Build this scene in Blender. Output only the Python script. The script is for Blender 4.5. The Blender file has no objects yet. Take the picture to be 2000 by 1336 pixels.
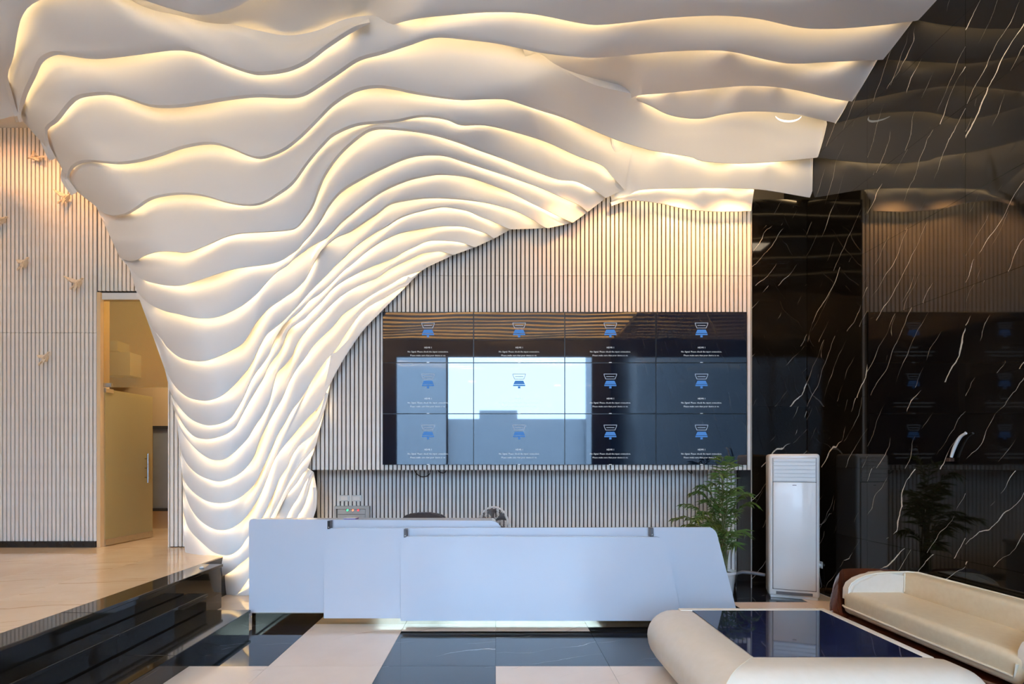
import bpy, bmesh, math, random
import numpy as np
from mathutils import Vector, Matrix
random.seed(7); np.random.seed(7)
scene = bpy.context.scene
COL = scene.collection

# ------------------------------------------------------------------ camera
F, CX, CY, H = 1020.0, 968.0, 902.0, 1.67      # focal length in px, vanishing point, eye height
cam_d = bpy.data.cameras.new('camera'); cam = bpy.data.objects.new('camera', cam_d); COL.objects.link(cam)
cam.location = (0, 0, H); cam.rotation_euler = (math.pi/2, 0, 0)
cam_d.sensor_width = 36; cam_d.lens = 36*F/2000
cam_d.shift_x = (1000-CX)/2000; cam_d.shift_y = (CY-668)/2000
cam_d.clip_start = .05; cam_d.clip_end = 200
scene.camera = cam

# ------------------------------------------------------------------ world, light, exposure
vs = scene.view_settings
vs.view_transform = 'Standard'; vs.look = 'None'; vs.gamma = 1; vs.use_curve_mapping = False
vs.exposure = 0.0
w = bpy.data.worlds.new('sky'); scene.world = w; w.use_nodes = True
bg = w.node_tree.nodes['Background']; bg.inputs[0].default_value = (.50, .72, 1.0, 1); bg.inputs[1].default_value = 17.5
LED_COL = (1.0, .70, .36); LED_STR = 17.5
WARM = (1.0, .74, .46)

def area_light(name, loc, size, energy, color, rot=(0, 0, 0), size_y=None):
    d = bpy.data.lights.new(name, 'AREA'); d.energy = energy; d.color = color; d.size = size
    if size_y: d.shape = 'RECTANGLE'; d.size_y = size_y
    o = bpy.data.objects.new(name, d); COL.objects.link(o); o.location = loc; o.rotation_euler = rot
    return o
def spot_light(name, loc, target, energy, color, angle=70, blend=.8):
    d = bpy.data.lights.new(name, 'SPOT'); d.energy = energy; d.color = color; d.spot_size = math.radians(angle); d.spot_blend = blend; d.shadow_soft_size = .06
    o = bpy.data.objects.new(name, d); COL.objects.link(o); o.location = loc
    o.rotation_euler = (Vector(target)-Vector(loc)).to_track_quat('-Z', 'Y').to_euler(); return o
for x, e in ((.95, 35), (1.6, 85), (2.4, 105), (3.1, 105)): spot_light('slat_fill_spot', (x, 6.42, 5.2), (x-.1, 6.95, 4.0), e, (1, .47, .15), 105, 1)  # unseen spots in mid-air, added to warm the upper slats
for x in (-6.6, -5.6): spot_light('slat_fill_spot', (x, 6.2, 6.2), (x, 7.15, 4.9), 85, (1, .46, .16), 100, 1)  # added fill for the left slat tops, in place of a warm cove
area_light('platform_downlight', (-6.3, 4.0, 6.15), .5, 40, WARM)
area_light('platform_downlight', (-5.0, 1.6, 6.15), .5, 65, WARM)
area_light('side_room_lamp', (-4.9, 8.1, 4.2), .6, 45, (1, .78, .5))
area_light('lobby_downlight', (3.3, 3.9, 5.75), .35, 30, (1, .8, .56))
area_light('lobby_downlight', (-1.2, 2.6, 5.75), .35, 25, (1, .85, .66))

# ------------------------------------------------------------------ helpers
def P(px, py, Y): return np.array([(px-CX)*Y/F, Y, H-(py-CY)*Y/F])
def G(px, py, Z=0.0):
    Y = F*(H-Z)/(py-CY); return np.array([(px-CX)*Y/F, Y, Z])
def XW(px, Y): return (px-CX)*Y/F
def ZW(py, Y): return H-(py-CY)*Y/F
ORG = {}
def org(p): return ORG.get(p.name, Vector((0, 0, 0))) if p else Vector((0, 0, 0))
def link(o, parent=None, origin=None):
    COL.objects.link(o)
    if parent: o.parent = parent
    ORG[o.name] = Vector(origin) if origin is not None else org(parent)
    return o
def tag(o, label=None, cat=None, group=None, kind=None):
    if label: o['label'] = label
    if cat: o['category'] = cat
    if group: o['group'] = group
    if kind: o['kind'] = kind
    return o
def thing(name, loc, label, cat, group=None, rz=0):
    o = bpy.data.objects.new(name, None); o.location = loc; o.rotation_euler.z = rz
    o.empty_display_size = .1
    link(o, None, loc); return tag(o, label, cat, group)
def mk(name, verts, faces, m, parent=None, smooth=False, local=False, loc=None):
    """mesh object; verts are world coordinates unless local"""
    o0 = Vector((0, 0, 0)) if local else org(parent)
    base = Vector(loc) if loc is not None else Vector((0, 0, 0))
    if loc is not None and not local: pass
    me = bpy.data.meshes.new(name)
    off = np.array(o0)
    me.from_pydata([tuple(np.array(v, float)-off) for v in verts], [], [tuple(f) for f in faces]); me.update()
    if m: me.materials.append(m)
    if smooth:
        me.polygons.foreach_set('use_smooth', [True]*len(me.polygons)); me.update()
    o = bpy.data.objects.new(name, me)
    link(o, parent)
    return o
def bm_obj(name, bm, m, parent=None, smooth=False, angle=None):
    bmesh.ops.recalc_face_normals(bm, faces=bm.faces)
    bmesh.ops.translate(bm, verts=bm.verts, vec=-org(parent))
    me = bpy.data.meshes.new(name); bm.to_mesh(me); bm.free()
    if m: me.materials.append(m)
    if smooth:
        me.polygons.foreach_set('use_smooth', [True]*len(me.polygons))
        if angle: me.set_sharp_from_angle(angle=angle)
    o = bpy.data.objects.new(name, me); return link(o, parent)
def add_box(bm, x0, x1, y0, y1, z0, z1, bevel=0, seg=2, mat=None):
    M = Matrix.Translation(((x0+x1)/2, (y0+y1)/2, (z0+z1)/2)) @ Matrix.Diagonal((x1-x0, y1-y0, z1-z0, 1))
    if mat is not None: M = mat @ M
    r = bmesh.ops.create_cube(bm, size=1, matrix=M)
    if bevel > 0:
        es = {e for v in r['verts'] for e in v.link_edges}
        bmesh.ops.bevel(bm, geom=list(es), offset=bevel, segments=seg, affect='EDGES', profile=.5)
def box(name, x0, x1, y0, y1, z0, z1, m, parent=None, bevel=0, seg=2, mat=None):
    bm = bmesh.new(); add_box(bm, x0, x1, y0, y1, z0, z1, bevel, seg, mat)
    return bm_obj(name, bm, m, parent, bevel > 0, .6)
def add_tube(bm, pts, r, n=8, caps=True):
    pts = [Vector(p) for p in pts]; rings = []
    rr = r if hasattr(r, '__len__') else [r]*len(pts)
    up = Vector((0, 0, 1))
    for i, p in enumerate(pts):
        t = (pts[min(i+1, len(pts)-1)]-pts[max(i-1, 0)]).normalized()
        a = up if abs(t.dot(up)) < .95 else Vector((1, 0, 0))
        u = t.cross(a).normalized(); v = t.cross(u)
        rings.append([bm.verts.new(p+(u*math.cos(k*2*math.pi/n)+v*math.sin(k*2*math.pi/n))*rr[i]) for k in range(n)])
    for a, b in zip(rings, rings[1:]):
        for k in range(n): bm.faces.new((a[k], a[(k+1) % n], b[(k+1) % n], b[k]))
    if caps:
        bm.faces.new(rings[0]); bm.faces.new(rings[-1][::-1])
def tube(name, pts, r, m, parent=None, n=8):
    bm = bmesh.new(); add_tube(bm, pts, r, n); return bm_obj(name, bm, m, parent, True, .9)
def add_prism(bm, outline, axis_vec):
    """closed outline (3d points) extruded by vector"""
    a = [bm.verts.new(Vector(p)) for p in outline]; b = [bm.verts.new(Vector(p)+Vector(axis_vec)) for p in outline]
    n = len(a); bm.faces.new(a); bm.faces.new(b[::-1])
    for i in range(n): bm.faces.new((a[i], b[i], b[(i+1) % n], a[(i+1) % n]))
def prism(name, outline, vec, m, parent=None, bevel=0):
    bm = bmesh.new(); add_prism(bm, outline, vec)
    if bevel: bmesh.ops.bevel(bm, geom=list(bm.edges), offset=bevel, segments=2, affect='EDGES')
    return bm_obj(name, bm, m, parent, bevel > 0, .6)
def add_lathe(bm, prof, c, n=24):
    rings = []
    for r, z in prof:
        rings.append([bm.verts.new((c[0]+r*math.cos(k*2*math.pi/n), c[1]+r*math.sin(k*2*math.pi/n), c[2]+z)) for k in range(n)])
    for a, b in zip(rings, rings[1:]):
        for k in range(n): bm.faces.new((a[k], a[(k+1) % n], b[(k+1) % n], b[k]))
    bm.faces.new(rings[0][::-1]); bm.faces.new(rings[-1])
def lathe(name, prof, c, m, parent=None, n=24):
    bm = bmesh.new(); add_lathe(bm, prof, c, n); return bm_obj(name, bm, m, parent, True, .7)
def copies(name, mesh, locs, parent):
    o0 = org(parent); out = []
    for l in locs:
        o = bpy.data.objects.new(name, mesh); o.location = Vector(l)-o0
        o.parent = parent; COL.objects.link(o); ORG[o.name] = Vector(l); out.append(o)
    return out
def box_mesh(name, sx, sy, sz, m, bevel=0):
    bm = bmesh.new(); add_box(bm, -sx/2, sx/2, -sy/2, sy/2, -sz/2, sz/2, bevel, 1)
    bmesh.ops.recalc_face_normals(bm, faces=bm.faces)
    me = bpy.data.meshes.new(name); bm.to_mesh(me); bm.free(); me.materials.append(m); return me

# ------------------------------------------------------------------ materials
def mat(name, col, rough=.5, metal=0, ior=1.5, emit=None, estr=0, coat=0, noise=None, bump=0, nscale=8, trans=0, spec=None):
    m = bpy.data.materials.new(name); m.use_nodes = True; nt = m.node_tree; b = nt.nodes['Principled BSDF']
    b.inputs['Base Color'].default_value = (*col, 1); b.inputs['Roughness'].default_value = rough
    b.inputs['Metallic'].default_value = metal; b.inputs['IOR'].default_value = ior
    b.inputs['Coat Weight'].default_value = coat; b.inputs['Coat Roughness'].default_value = .05
    b.inputs['Transmission Weight'].default_value = trans
    if emit: b.inputs['Emission Color'].default_value = (*emit, 1); b.inputs['Emission Strength'].default_value = estr
    if noise is not None or bump:
        tc = nt.nodes.new('ShaderNodeTexCoord'); nz = nt.nodes.new('ShaderNodeTexNoise')
        nz.inputs['Scale'].default_value = nscale; nz.inputs['Detail'].default_value = 5
        nt.links.new(tc.outputs['Object'], nz.inputs['Vector'])
        if noise is not None:
            rp = nt.nodes.new('ShaderNodeValToRGB')
            rp.color_ramp.elements[0].position = .3; rp.color_ramp.elements[1].position = .7
            rp.color_ramp.elements[0].color = (*noise, 1); rp.color_ramp.elements[1].color = (*col, 1)
            nt.links.new(nz.outputs['Fac'], rp.inputs['Fac']); nt.links.new(rp.outputs['Color'], b.inputs['Base Color'])
        if bump:
            bp = nt.nodes.new('ShaderNodeBump'); bp.inputs['Strength'].default_value = bump; bp.inputs['Distance'].default_value = .01
            nt.links.new(nz.outputs['Fac'], bp.inputs['Height']); nt.links.new(bp.outputs['Normal'], b.inputs['Normal'])
    return m
def emis(name, col, s):
    m = bpy.data.materials.new(name); m.use_nodes = True; nt = m.node_tree; nt.nodes.clear()
    e = nt.nodes.new('ShaderNodeEmission'); e.inputs[0].default_value = (*col, 1); e.inputs[1].default_value = s
    o = nt.nodes.new('ShaderNodeOutputMaterial'); nt.links.new(e.outputs[0], o.inputs[0]); return m
def marble(name, base, base2, vein, da, db, rough=.04, width=.007, dens=.50, sa=.7, sb=1.5, ior=1.55, fine=.75):
    """polished stone with thin broken veins that run along da (db across)"""
    m = bpy.data.materials.new(name); m.use_nodes = True; nt = m.node_tree; N = nt.nodes; L = nt.links
    b = N['Principled BSDF']; b.inputs['Roughness'].default_value = rough; b.inputs['IOR'].default_value = ior
    tc = N.new('ShaderNodeTexCoord'); oi = N.new('ShaderNodeObjectInfo')
    def math_(op, a, c=None, c2=None):
        n = N.new('ShaderNodeMath'); n.operation = op
        for i, v in enumerate((a, c, c2)):
            if v is None: continue
            if isinstance(v, (int, float)): n.inputs[i].default_value = v
            else: L.new(v, n.inputs[i])
        return n.outputs[0]
    def dot(v):
        n = N.new('ShaderNodeVectorMath'); n.operation = 'DOT_PRODUCT'; L.new(tc.outputs['Object'], n.inputs[0]); n.inputs[1].default_value = v
        return n.outputs['Value']
    def noise(x, y, z, detail=3, rough=.5, scale=1):
        c = N.new('ShaderNodeCombineXYZ'); L.new(x, c.inputs[0]); L.new(y, c.inputs[1])
        L.new(z, c.inputs[2]) if not isinstance(z, (int, float)) else setattr(c.inputs[2], 'default_value', z)
        n = N.new('ShaderNodeTexNoise'); n.inputs['Scale'].default_value = scale; n.inputs['Detail'].default_value = detail; n.inputs['Roughness'].default_value = rough
        L.new(c.outputs[0], n.inputs['Vector']); return n.outputs['Fac']
    A, B = dot(da), dot(db)
    rnd = math_('MULTIPLY', oi.outputs['Random'], 37.0)
    def veins(sb, zoff, width, wamp, mlo, mhi):
        """evenly thin lines: iso-lines of a warped ramp across db, broken up by a mask"""
        z = math_('ADD', rnd, zoff)
        wv = noise(A, B, z, 3, .5, .9); jt = noise(A, B, z, 4, .6, 6.0)
        f = math_('ADD', math_('MULTIPLY', B, sb), math_('ADD', math_('MULTIPLY', wv, wamp), math_('MULTIPLY', jt, .05*sb)))
        f = math_('ADD', f, rnd)
        d = math_('ABSOLUTE', math_('SUBTRACT', math_('FRACT', f), .5))
        a = math_('MULTIPLY', A, sa); mk_ = noise(a, math_('MULTIPLY', B, 1.6), math_('ADD', z, 5.3), 3, .6, 1.5)
        mr = N.new('ShaderNodeMapRange'); mr.inputs[1].default_value = mlo; mr.inputs[2].default_value = mhi; L.new(mk_, mr.inputs[0])
        wd = math_('ADD', math_('MULTIPLY', mr.outputs[0], width*sb), .00001)
        r = math_('DIVIDE', d, wd); mr2 = N.new('ShaderNodeMapRange'); mr2.inputs[1].default_value = 1.0; mr2.inputs[2].default_value = .6
        L.new(r, mr2.inputs[0]); return mr2.outputs[0]
    v1 = veins(sb, 0.0, width, 1.1, dens, dens+.14)
    v2 = veins(sb*2.7, 11.0, width*.45, 2.2, dens+.02, dens+.16)
    v = math_('MAXIMUM', v1, math_('MULTIPLY', v2, fine))
    cl = noise(A, B, rnd, 4, .6, 1.2)
    rp = N.new('ShaderNodeValToRGB'); rp.color_ramp.elements[0].position = .35; rp.color_ramp.elements[1].position = .7
    rp.color_ramp.elements[0].color = (*base, 1); rp.color_ramp.elements[1].color = (*base2, 1); L.new(cl, rp.inputs[0])
    mx = N.new('ShaderNodeMix'); mx.data_type = 'RGBA'; L.new(v, mx.inputs['Factor']); L.new(rp.outputs[0], mx.inputs['A']); mx.inputs['B'].default_value = (*vein, 1)
    L.new(mx.outputs['Result'], b.inputs['Base Color'])
    return m
def glassy(name, tint, trans, diff=None, diffw=0, gloss=.08, rough=.02):
    """thin architectural glass: transparent + a little mirror + optional frosted film"""
    m = bpy.data.materials.new(name); m.use_nodes = True; nt = m.node_tree; N = nt.nodes; L = nt.links; N.clear()
    t = N.new('ShaderNodeBsdfTransparent'); t.inputs[0].default_value = (*tint, 1)
    g = N.new('ShaderNodeBsdfGlossy'); g.inputs['Roughness'].default_value = rough; g.inputs[0].default_value = (1, 1, 1, 1)
    out = N.new('ShaderNodeOutputMaterial'); cur = t.outputs[0]
    if diff:
        d = N.new('ShaderNodeBsdfDiffuse'); d.inputs[0].default_value = (*diff, 1)
        tr = N.new('ShaderNodeBsdfTranslucent'); tr.inputs[0].default_value = (*diff, 1)
        a = N.new('ShaderNodeMixShader'); a.inputs[0].default_value = .5; L.new(d.outputs[0], a.inputs[1]); L.new(tr.outputs[0], a.inputs[2])
        x = N.new('ShaderNodeMixShader'); x.inputs[0].default_value = diffw; L.new(cur, x.inputs[1]); L.new(a.outputs[0], x.inputs[2]); cur = x.outputs[0]
    y = N.new('ShaderNodeMixShader'); y.inputs[0].default_value = gloss; L.new(cur, y.inputs[1]); L.new(g.outputs[0], y.inputs[2])
    L.new(y.outputs[0], out.inputs[0]); return m

M = {}
M['plaster'] = mat('white_plaster', (.80, .79, .77), .55, bump=.05, nscale=3)
M['ceiling'] = mat('ceiling_paint', (.74, .75, .75), .6, noise=(.70, .71, .71), nscale=2)
M['overhead'] = mat('honey_timber', (.74, .58, .38), .45, noise=(.66, .5, .31), nscale=3)
M['led'] = emis('warm_led', LED_COL, LED_STR)
M['led_boost'] = emis('warm_led_overhead', LED_COL, LED_STR*6)
M['slat'] = mat('pale_slat', (.82, .79, .74), .45, noise=(.76, .73, .68), nscale=6)
M['slat_back'] = mat('dark_backing', (.012, .010, .010), .7, noise=(.02, .018, .016))
M['wall'] = mat('cream_wall', (.55, .50, .43), .6, noise=(.5, .46, .4), nscale=2)
M['darkwall'] = mat('dark_wall', (.06, .05, .045), .5, noise=(.05, .04, .035), nscale=2)
M['tanwall'] = mat('tan_wall', (.72, .52, .30), .6, noise=(.68, .49, .28), nscale=2)
M['black_trim'] = mat('black_skirting', (.012, .013, .016), .25, noise=(.02, .02, .022))
c50, s50 = math.cos(.92), math.sin(.92)
M['marble_r'] = marble('black_marble_side', (.004, .0035, .003), (.010, .008, .006), (.62, .58, .50), (0, -c50, s50), (0, s50, c50), ior=1.44, width=.0085, dens=.485)
M['marble_p'] = marble('black_marble_pillar', (.004, .0035, .003), (.010, .008, .006), (.62, .58, .50), (c50, 0, s50), (-s50, 0, c50), ior=1.44, width=.0085, dens=.485)
M['tile_dark'] = marble('dark_floor_marble', (.006, .008, .012), (.016, .02, .03), (.6, .62, .66), (.93, .36, 0), (-.36, .93, 0), rough=.05, width=.006, ior=1.7)
M['tile_light'] = marble('cream_floor_marble', (.74, .62, .51), (.80, .69, .58), (.58, .47, .38), (.8, .6, 0), (-.6, .8, 0), rough=.10, width=.012, fine=.35, dens=.52)
M['tile_plat'] = marble('warm_platform_marble', (.78, .58, .38), (.86, .67, .46), (.55, .36, .19), (.97, .24, 0), (-.24, .97, 0), rough=.09, width=.012, fine=.5, sa=.7, sb=2.6, dens=.49)
M['granite'] = mat('black_granite', (.010, .009, .008), .06, ior=1.6, noise=(.018, .016, .014), nscale=60)
M['screen'] = mat('screen_glass', (.003, .005, .010), .025, ior=2.05, emit=(.02, .10, .32), estr=.030, noise=(.002, .004, .009), nscale=1)
M['bezel'] = mat('screen_bezel', (.006, .006, .007), .3, noise=(.01, .01, .011))
M['white_text'] = emis('screen_white', (.85, .92, 1), .85)
M['blue_icon'] = emis('screen_blue', (.10, .30, .78), .75)
M['icon_line'] = emis('screen_icon_line', (.55, .66, .85), .6)
M['desk'] = mat('white_lacquer', (.58, .62, .69), .22, coat=.3, noise=(.56, .60, .67), nscale=1)
M['gold_mirror'] = mat('champagne_steel', (.55, .45, .30), .08, metal=1, noise=(.5, .41, .27))
M['chrome'] = mat('brushed_steel', (.62, .62, .60), .22, metal=1, noise=(.55, .55, .53), nscale=30)
M['black_plastic'] = mat('black_plastic', (.012, .012, .013), .35, noise=(.018, .018, .02))
M['white_plastic'] = mat('white_plastic', (.70, .71, .70), .3, coat=.3, noise=(.67, .68, .67), nscale=2)
M['grey_metal'] = mat('grey_metal', (.42, .44, .45), .4, noise=(.38, .40, .41), nscale=5)
M['grey_plastic'] = mat('grey_plastic', (.10, .10, .11), .45, noise=(.13, .13, .14))
M['leather_brown'] = mat('brown_leather', (.035, .018, .012), .4, noise=(.05, .026, .018), bump=.2, nscale=40)
M['cream_leather'] = mat('cream_leather', (.78, .66, .46), .38, noise=(.74, .61, .41), bump=.12, nscale=22)
M['pale_leather'] = mat('pale_leather', (.80, .73, .62), .36, noise=(.77, .70, .58), bump=.08, nscale=18)
M['piping'] = mat('cream_piping', (.82, .74, .58), .4, noise=(.8, .7, .54))
M['wood'] = mat('red_brown_lacquer', (.11, .028, .012), .12, coat=.6, noise=(.06, .016, .008), nscale=4)
M['stone_top'] = marble('blue_black_stone', (.008, .012, .04), (.022, .032, .085), (.045, .06, .13), (.75, -.66, 0), (.66, .75, 0), rough=.03, width=.006, fine=.8, sa=2.5, sb=13, dens=.5)
M['leaf'] = mat('palm_leaf', (.06, .14, .025), .45, noise=(.12, .19, .04), nscale=5)
M['stem'] = mat('palm_stem', (.16, .17, .06), .5, noise=(.12, .14, .05))
M['soil'] = mat('soil', (.03, .02, .015), .9, noise=(.05, .035, .02), bump=.5, nscale=30)
M['bird'] = mat('bird_resin', (.80, .66, .48), .45, noise=(.72, .58, .42), nscale=20)
M['frost'] = glassy('frosted_amber_glass', (.85, .75, .4), 1, (.66, .57, .30), .90, .02, .2)
M['transom'] = glassy('amber_clear_glass', (.80, .68, .42), 1, (.55, .48, .28), .30, .035)
M['clear'] = glassy('clear_glass', (.93, .97, 1.0), 1, gloss=.06)
M['window_blind'] = mat('grey_blind', (.33, .35, .37), .5, noise=(.29, .31, .33), nscale=4)
M['purple'] = mat('purple_plastic', (.22, .16, .48), .4, noise=(.26, .19, .52))
M['green_led'] = emis('green_lamp', (.1, 1, .45), 1.6)
M['orange_led'] = emis('orange_lamp', (1, .32, .16), 1.6)
M['red_led'] = emis('red_lamp', (1, .08, .1), 1.6)
M['arc'] = emis('arc_lamp', (1, .93, .82), 2.6)
M['ground'] = mat('street_paving', (.22, .23, .24), .8, noise=(.18, .19, .2), nscale=1)
M['frame_dark'] = mat('dark_mullion', (.05, .05, .055), .4, noise=(.06, .06, .065))

# ------------------------------------------------------------------ room shell
XL, XR, YB, YF = -8.5, 4.12, 7.45, -5.0
PLAT_Z = .5
def st(o): o['kind'] = 'structure'; return o
ZC = 6.35
st(box('ceiling', XL-.2, XR+.2, YF-.2, 9.9, ZC, ZC+.15, M['ceiling']))
# --- floor: base plus individual marble tiles
fl = st(box('floor', XL-.2, XR+.2, YF-.1, 9.9, -.12, -.013, M['black_trim']))
rowsY = [-.15, .78, 1.7, 2.62, 3.50] + [G(0, y)[1] for y in (1301, 1233, 1176)] + [7.36]
colsX = [-3.72, -2.79, -1.858, -.93, 0, .93, 1.86, 2.79, 3.72, XR]
def is_dark(i, j):            # i column, j row (0 nearest)
    x = (colsX[i]+colsX[i+1])/2; y = (rowsY[j]+rowsY[j+1])/2
    if y > 6.19: return (2.79 < x < 3.72)
    if y > 5.15: return -2.79 < x < -1.86 or (.93 < x < 2.9)
    if y > 4.27: return -2.79 < x < -1.86 or x > -.93
    if y > 3.5: return -.93 < x < 0
    return (int(x*1.07+50)+j) % 3 == 0
for j in range(len(rowsY)-1):
    for i in range(len(colsX)-1):
        x0, x1, y0, y1 = colsX[i], colsX[i+1], rowsY[j], rowsY[j+1]
        me = box_mesh('tile', x1-x0-.003, y1-y0-.003, .012, M['tile_dark' if is_dark(i, j) else 'tile_light'])
        copies('tile', me, [((x0+x1)/2, (y0+y1)/2, -.006)], fl)
# --- raised platform with warm marble tiles and three black granite steps
EY = 5.30                                     # far end of the two lower steps
X1, X2, X3 = XW(492, EY+.02), XW(405, EY+.02)+.02, -3.12
EY3 = 5.98
pf = st(box('floor_platform', XL, X3-.26, -2, 7.2, 0, PLAT_Z-.014, M['black_trim']))
px_ = [XL, -7.4, -6.6, -5.8, -5.0, -4.2, X3-.26]
py_ = [-2, 2.8, 3.6, 4.4, 5.2, 6.0, 7.2]
for j in range(len(py_)-1):
    for i in range(len(px_)-1):
        me = box_mesh('tile', px_[i+1]-px_[i]-.002, py_[j+1]-py_[j]-.002, .014, M['tile_plat'])
        copies('tile', me, [((px_[i]+px_[i+1])/2, (py_[j]+py_[j+1])/2, PLAT_Z-.007)], pf)
def step(label, xa, xb, ytop, z1, zh):
    t = thing('granite_step', (xb, 2, 0), label, 'step', 'black granite steps up to the platform')
    yy = [-2, 2.3, 4.05, ytop]
    for a, b in zip(yy, yy[1:]):
        box('riser', xa, xb-.02, a+.001, b-.001, z1-zh, z1-.03, M['granite'], t)
        box('tread', xa, xb, a+.001, b-.001, z1-.03, z1, M['granite'], t, .004, 1)
    return t
step('lowest black granite step beside the white reception desk', X2, X1, EY, .168, .168)
step('middle black granite step between the lowest and the top one', X3, X2, EY, .336, .336)
step('top black granite step edging the cream marble platform', X3-.26, X3, EY3, PLAT_Z, PLAT_Z)
# --- left slatted wall with door opening
YL = 7.15
DX0, DX1, DZ1 = XW(190, YL), XW(331, YL), ZW(571, YL)
wl = st(box('wall_left_panel', XL, DX0, YL+.02, YL+.12, 0, ZC, M['slat_back']))
st(box('wall_over_door', DX0, -2.5, YL+.02, YL+.12, DZ1, ZC, M['slat_back']))
st(box('wall_beside_door', DX1, -2.5, YL+.02, YL+.12, 0, DZ1, M['slat_back']))
PIT = .0562; SW = .0405
seamZ = ZW(650, YL)
topZ = 6.245
def slats(parent, xs, yfront, z0, z1, m=M['slat'], w_=SW, d=.022):
    me = box_mesh('slat', w_, d, z1-z0, m, .002)
    copies('slat', me, [(x, yfront+d/2, (z0+z1)/2) for x in xs], parent)
x0 = DX0-.012-SW/2
xs = [x0-PIT*i for i in range(28)]
slats(wl, xs, YL-.002, PLAT_Z+.085, seamZ-.002); slats(wl, xs, YL-.002, seamZ+.002, topZ)
xs = [DX0+.01+SW/2+PIT*i for i in range(14)]
slats(bpy.data.objects['wall_over_door'], xs, YL-.002, DZ1+.02, topZ)
xs = [DX1+.012+SW/2+PIT*i for i in range(6)]
slats(bpy.data.objects['wall_beside_door'], xs, YL-.002, PLAT_Z+.01, DZ1)
st(box('baseboard_left', XL, DX0-.01, YL-.03, YL+.02, PLAT_Z, PLAT_Z+.085, M['black_trim']))
# flat soffit over the platform
st(box('trim_1', XL, -5.0, 6.45, YL+.02, topZ, ZC, M['ceiling']))
st(box('wall_left', XL-.15, XL, YF, 9.9, 0, ZC, M['wall']))
# --- room seen through the glass door
st(box('wall_side_room', XL, -2.4, 9.2, 9.3, 0, ZC, M['tanwall']))
st(box('wall_side_room_end', -4.02, -3.95, YL+.12, 9.2, 0, ZC, M['tanwall']))
st(box('floor_side_room', XL, -2.4, YL+.02, 9.2, PLAT_Z-.05, PLAT_Z-.002, M['tile_plat']))
# --- back wall: recessed lower part and the boxed out upper part that carries the screens
YP, YR = 6.93, 7.36
ZB = ZW(918, YP)
wb = st(box('wall_back', -2.65, 3.45, YR+.02, YR+.12, 0, ZB+.3, M['slat_back']))
xr_pil = XW(1467, YP)
xs = [xr_pil+.1-.03-PIT*i*1.0 for i in range(107)]
slats(wb, xs, YR-.002, .09, ZB+.2)
st(box('baseboard_back', -2.65, 3.40, YR-.012, YR+.02, 0, .09, M['black_trim']))
wu = st(box('wall_back_upper', -2.95, xr_pil-.002, YP+.02, YR+.015, ZB, ZC, M['slat_back']))
seam2 = ZW(538.5, YP)
xs = [xr_pil-.028-.0566*i for i in range(105)]
slats(wu, xs, YP-.002, ZB, seam2-.0015); slats(wu, xs, YP-.002, seam2+.0015, 5.6)
# --- black marble pillar and side wall
wp = st(box('wall_pillar', xr_pil, XR+.02, YP+.0, 7.48, 0, ZW(391, YP), M['black_trim']))
pz = [0, .8, 1.6, 2.4, 3.2, 4.0, 4.8, ZW(391, YP)]
for a, b in zip(pz, pz[1:]):
    me = box_mesh('marble_panel', XR-xr_pil-.012, .02, b-a-.002, M['marble_p'])
    copies('marble_panel', me, [((xr_pil+XR)/2, YP-.012, (a+b)/2)], wp)
box('metal_edge', xr_pil-.005, xr_pil-.001, YP-.024, YP-.002, 0, ZW(391, YP), M['grey_metal'], wp)
st(box('wall_back_end', -2.9, XR+.15, 7.5, 7.6, 0, ZC, M['wall']))
wr = st(box('wall_right', XR+.02, XR+.15, YF, 9.0, 0, ZC, M['black_trim']))
ys = [6.92, 5.79, 4.58, 3.37, 2.16, .95, -.26, -1.5]
for a, b in zip(ys, ys[1:]):
    for c, d in zip([0, .8, 1.6, 2.4, 3.2, 4.0, 4.8, 5.6], [.8, 1.6, 2.4, 3.2, 4.0, 4.8, 5.6, ZC]):
        me = box_mesh('marble_panel', .02, a-b-.0025, d-c-.0025, M['marble_r'])
        copies('marble_panel', me, [(XR+.01, (a+b)/2, (c+d)/2)], wr)
# --- street front behind the camera: glazing the screens and floor mirror
wf = st(box('wall_front_sill', XL, XR+.15, YF-.15, YF, 5.45, ZC, M['darkwall']))
st(box('wall_front', XL, -3.6, YF-.15, YF, 0, 5.45, M['darkwall']))
st(box('wall_front_return', 3.5, XR+.15, YF-.15, YF, 0, 5.45, M['darkwall']))
wn = tag(link(bpy.data.objects.new('window_1', None)), None, None, None, 'structure')
xm = [-3.6, -1.75, 3.5]
for a, b in zip(xm, xm[1:]):
    box('pane', a+.03, b-.03, YF-.08, YF-.07, .05, 5.4, M['clear'], wn)
for x in xm: box('mullion', x-.035, x+.035, YF-.13, YF-.02, 0, 5.45, M['frame_dark'], wn)
box('sill', -3.6, 3.5, YF-.12, YF-.03, 0, .05, M['frame_dark'], wn)
ob = thing('opposite_building', (0, -34, 0), 'low blue grey building across the street, mirrored in the screens', 'building')
box('facade', -30, 30, -35, -34, -.1, 5.6, M['window_blind'], ob)
box('wing', -30, -4.4, -33.9, -33.4, -.1, 11.5, M['window_blind'], ob); box('wing', 8.2, 30, -33.9, -33.4, -.1, 12, M['window_blind'], ob)  # unseen wings, added and sized to crop the sky mirrored in the screens
box('roof_house', -1.5, 2.0, -34.8, -34.2, 5.6, 6.4, M['window_blind'], ob)
gd = st(box('ground', -40, 40, -45, YF-.15, -.2, -.08, M['ground']))

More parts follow.
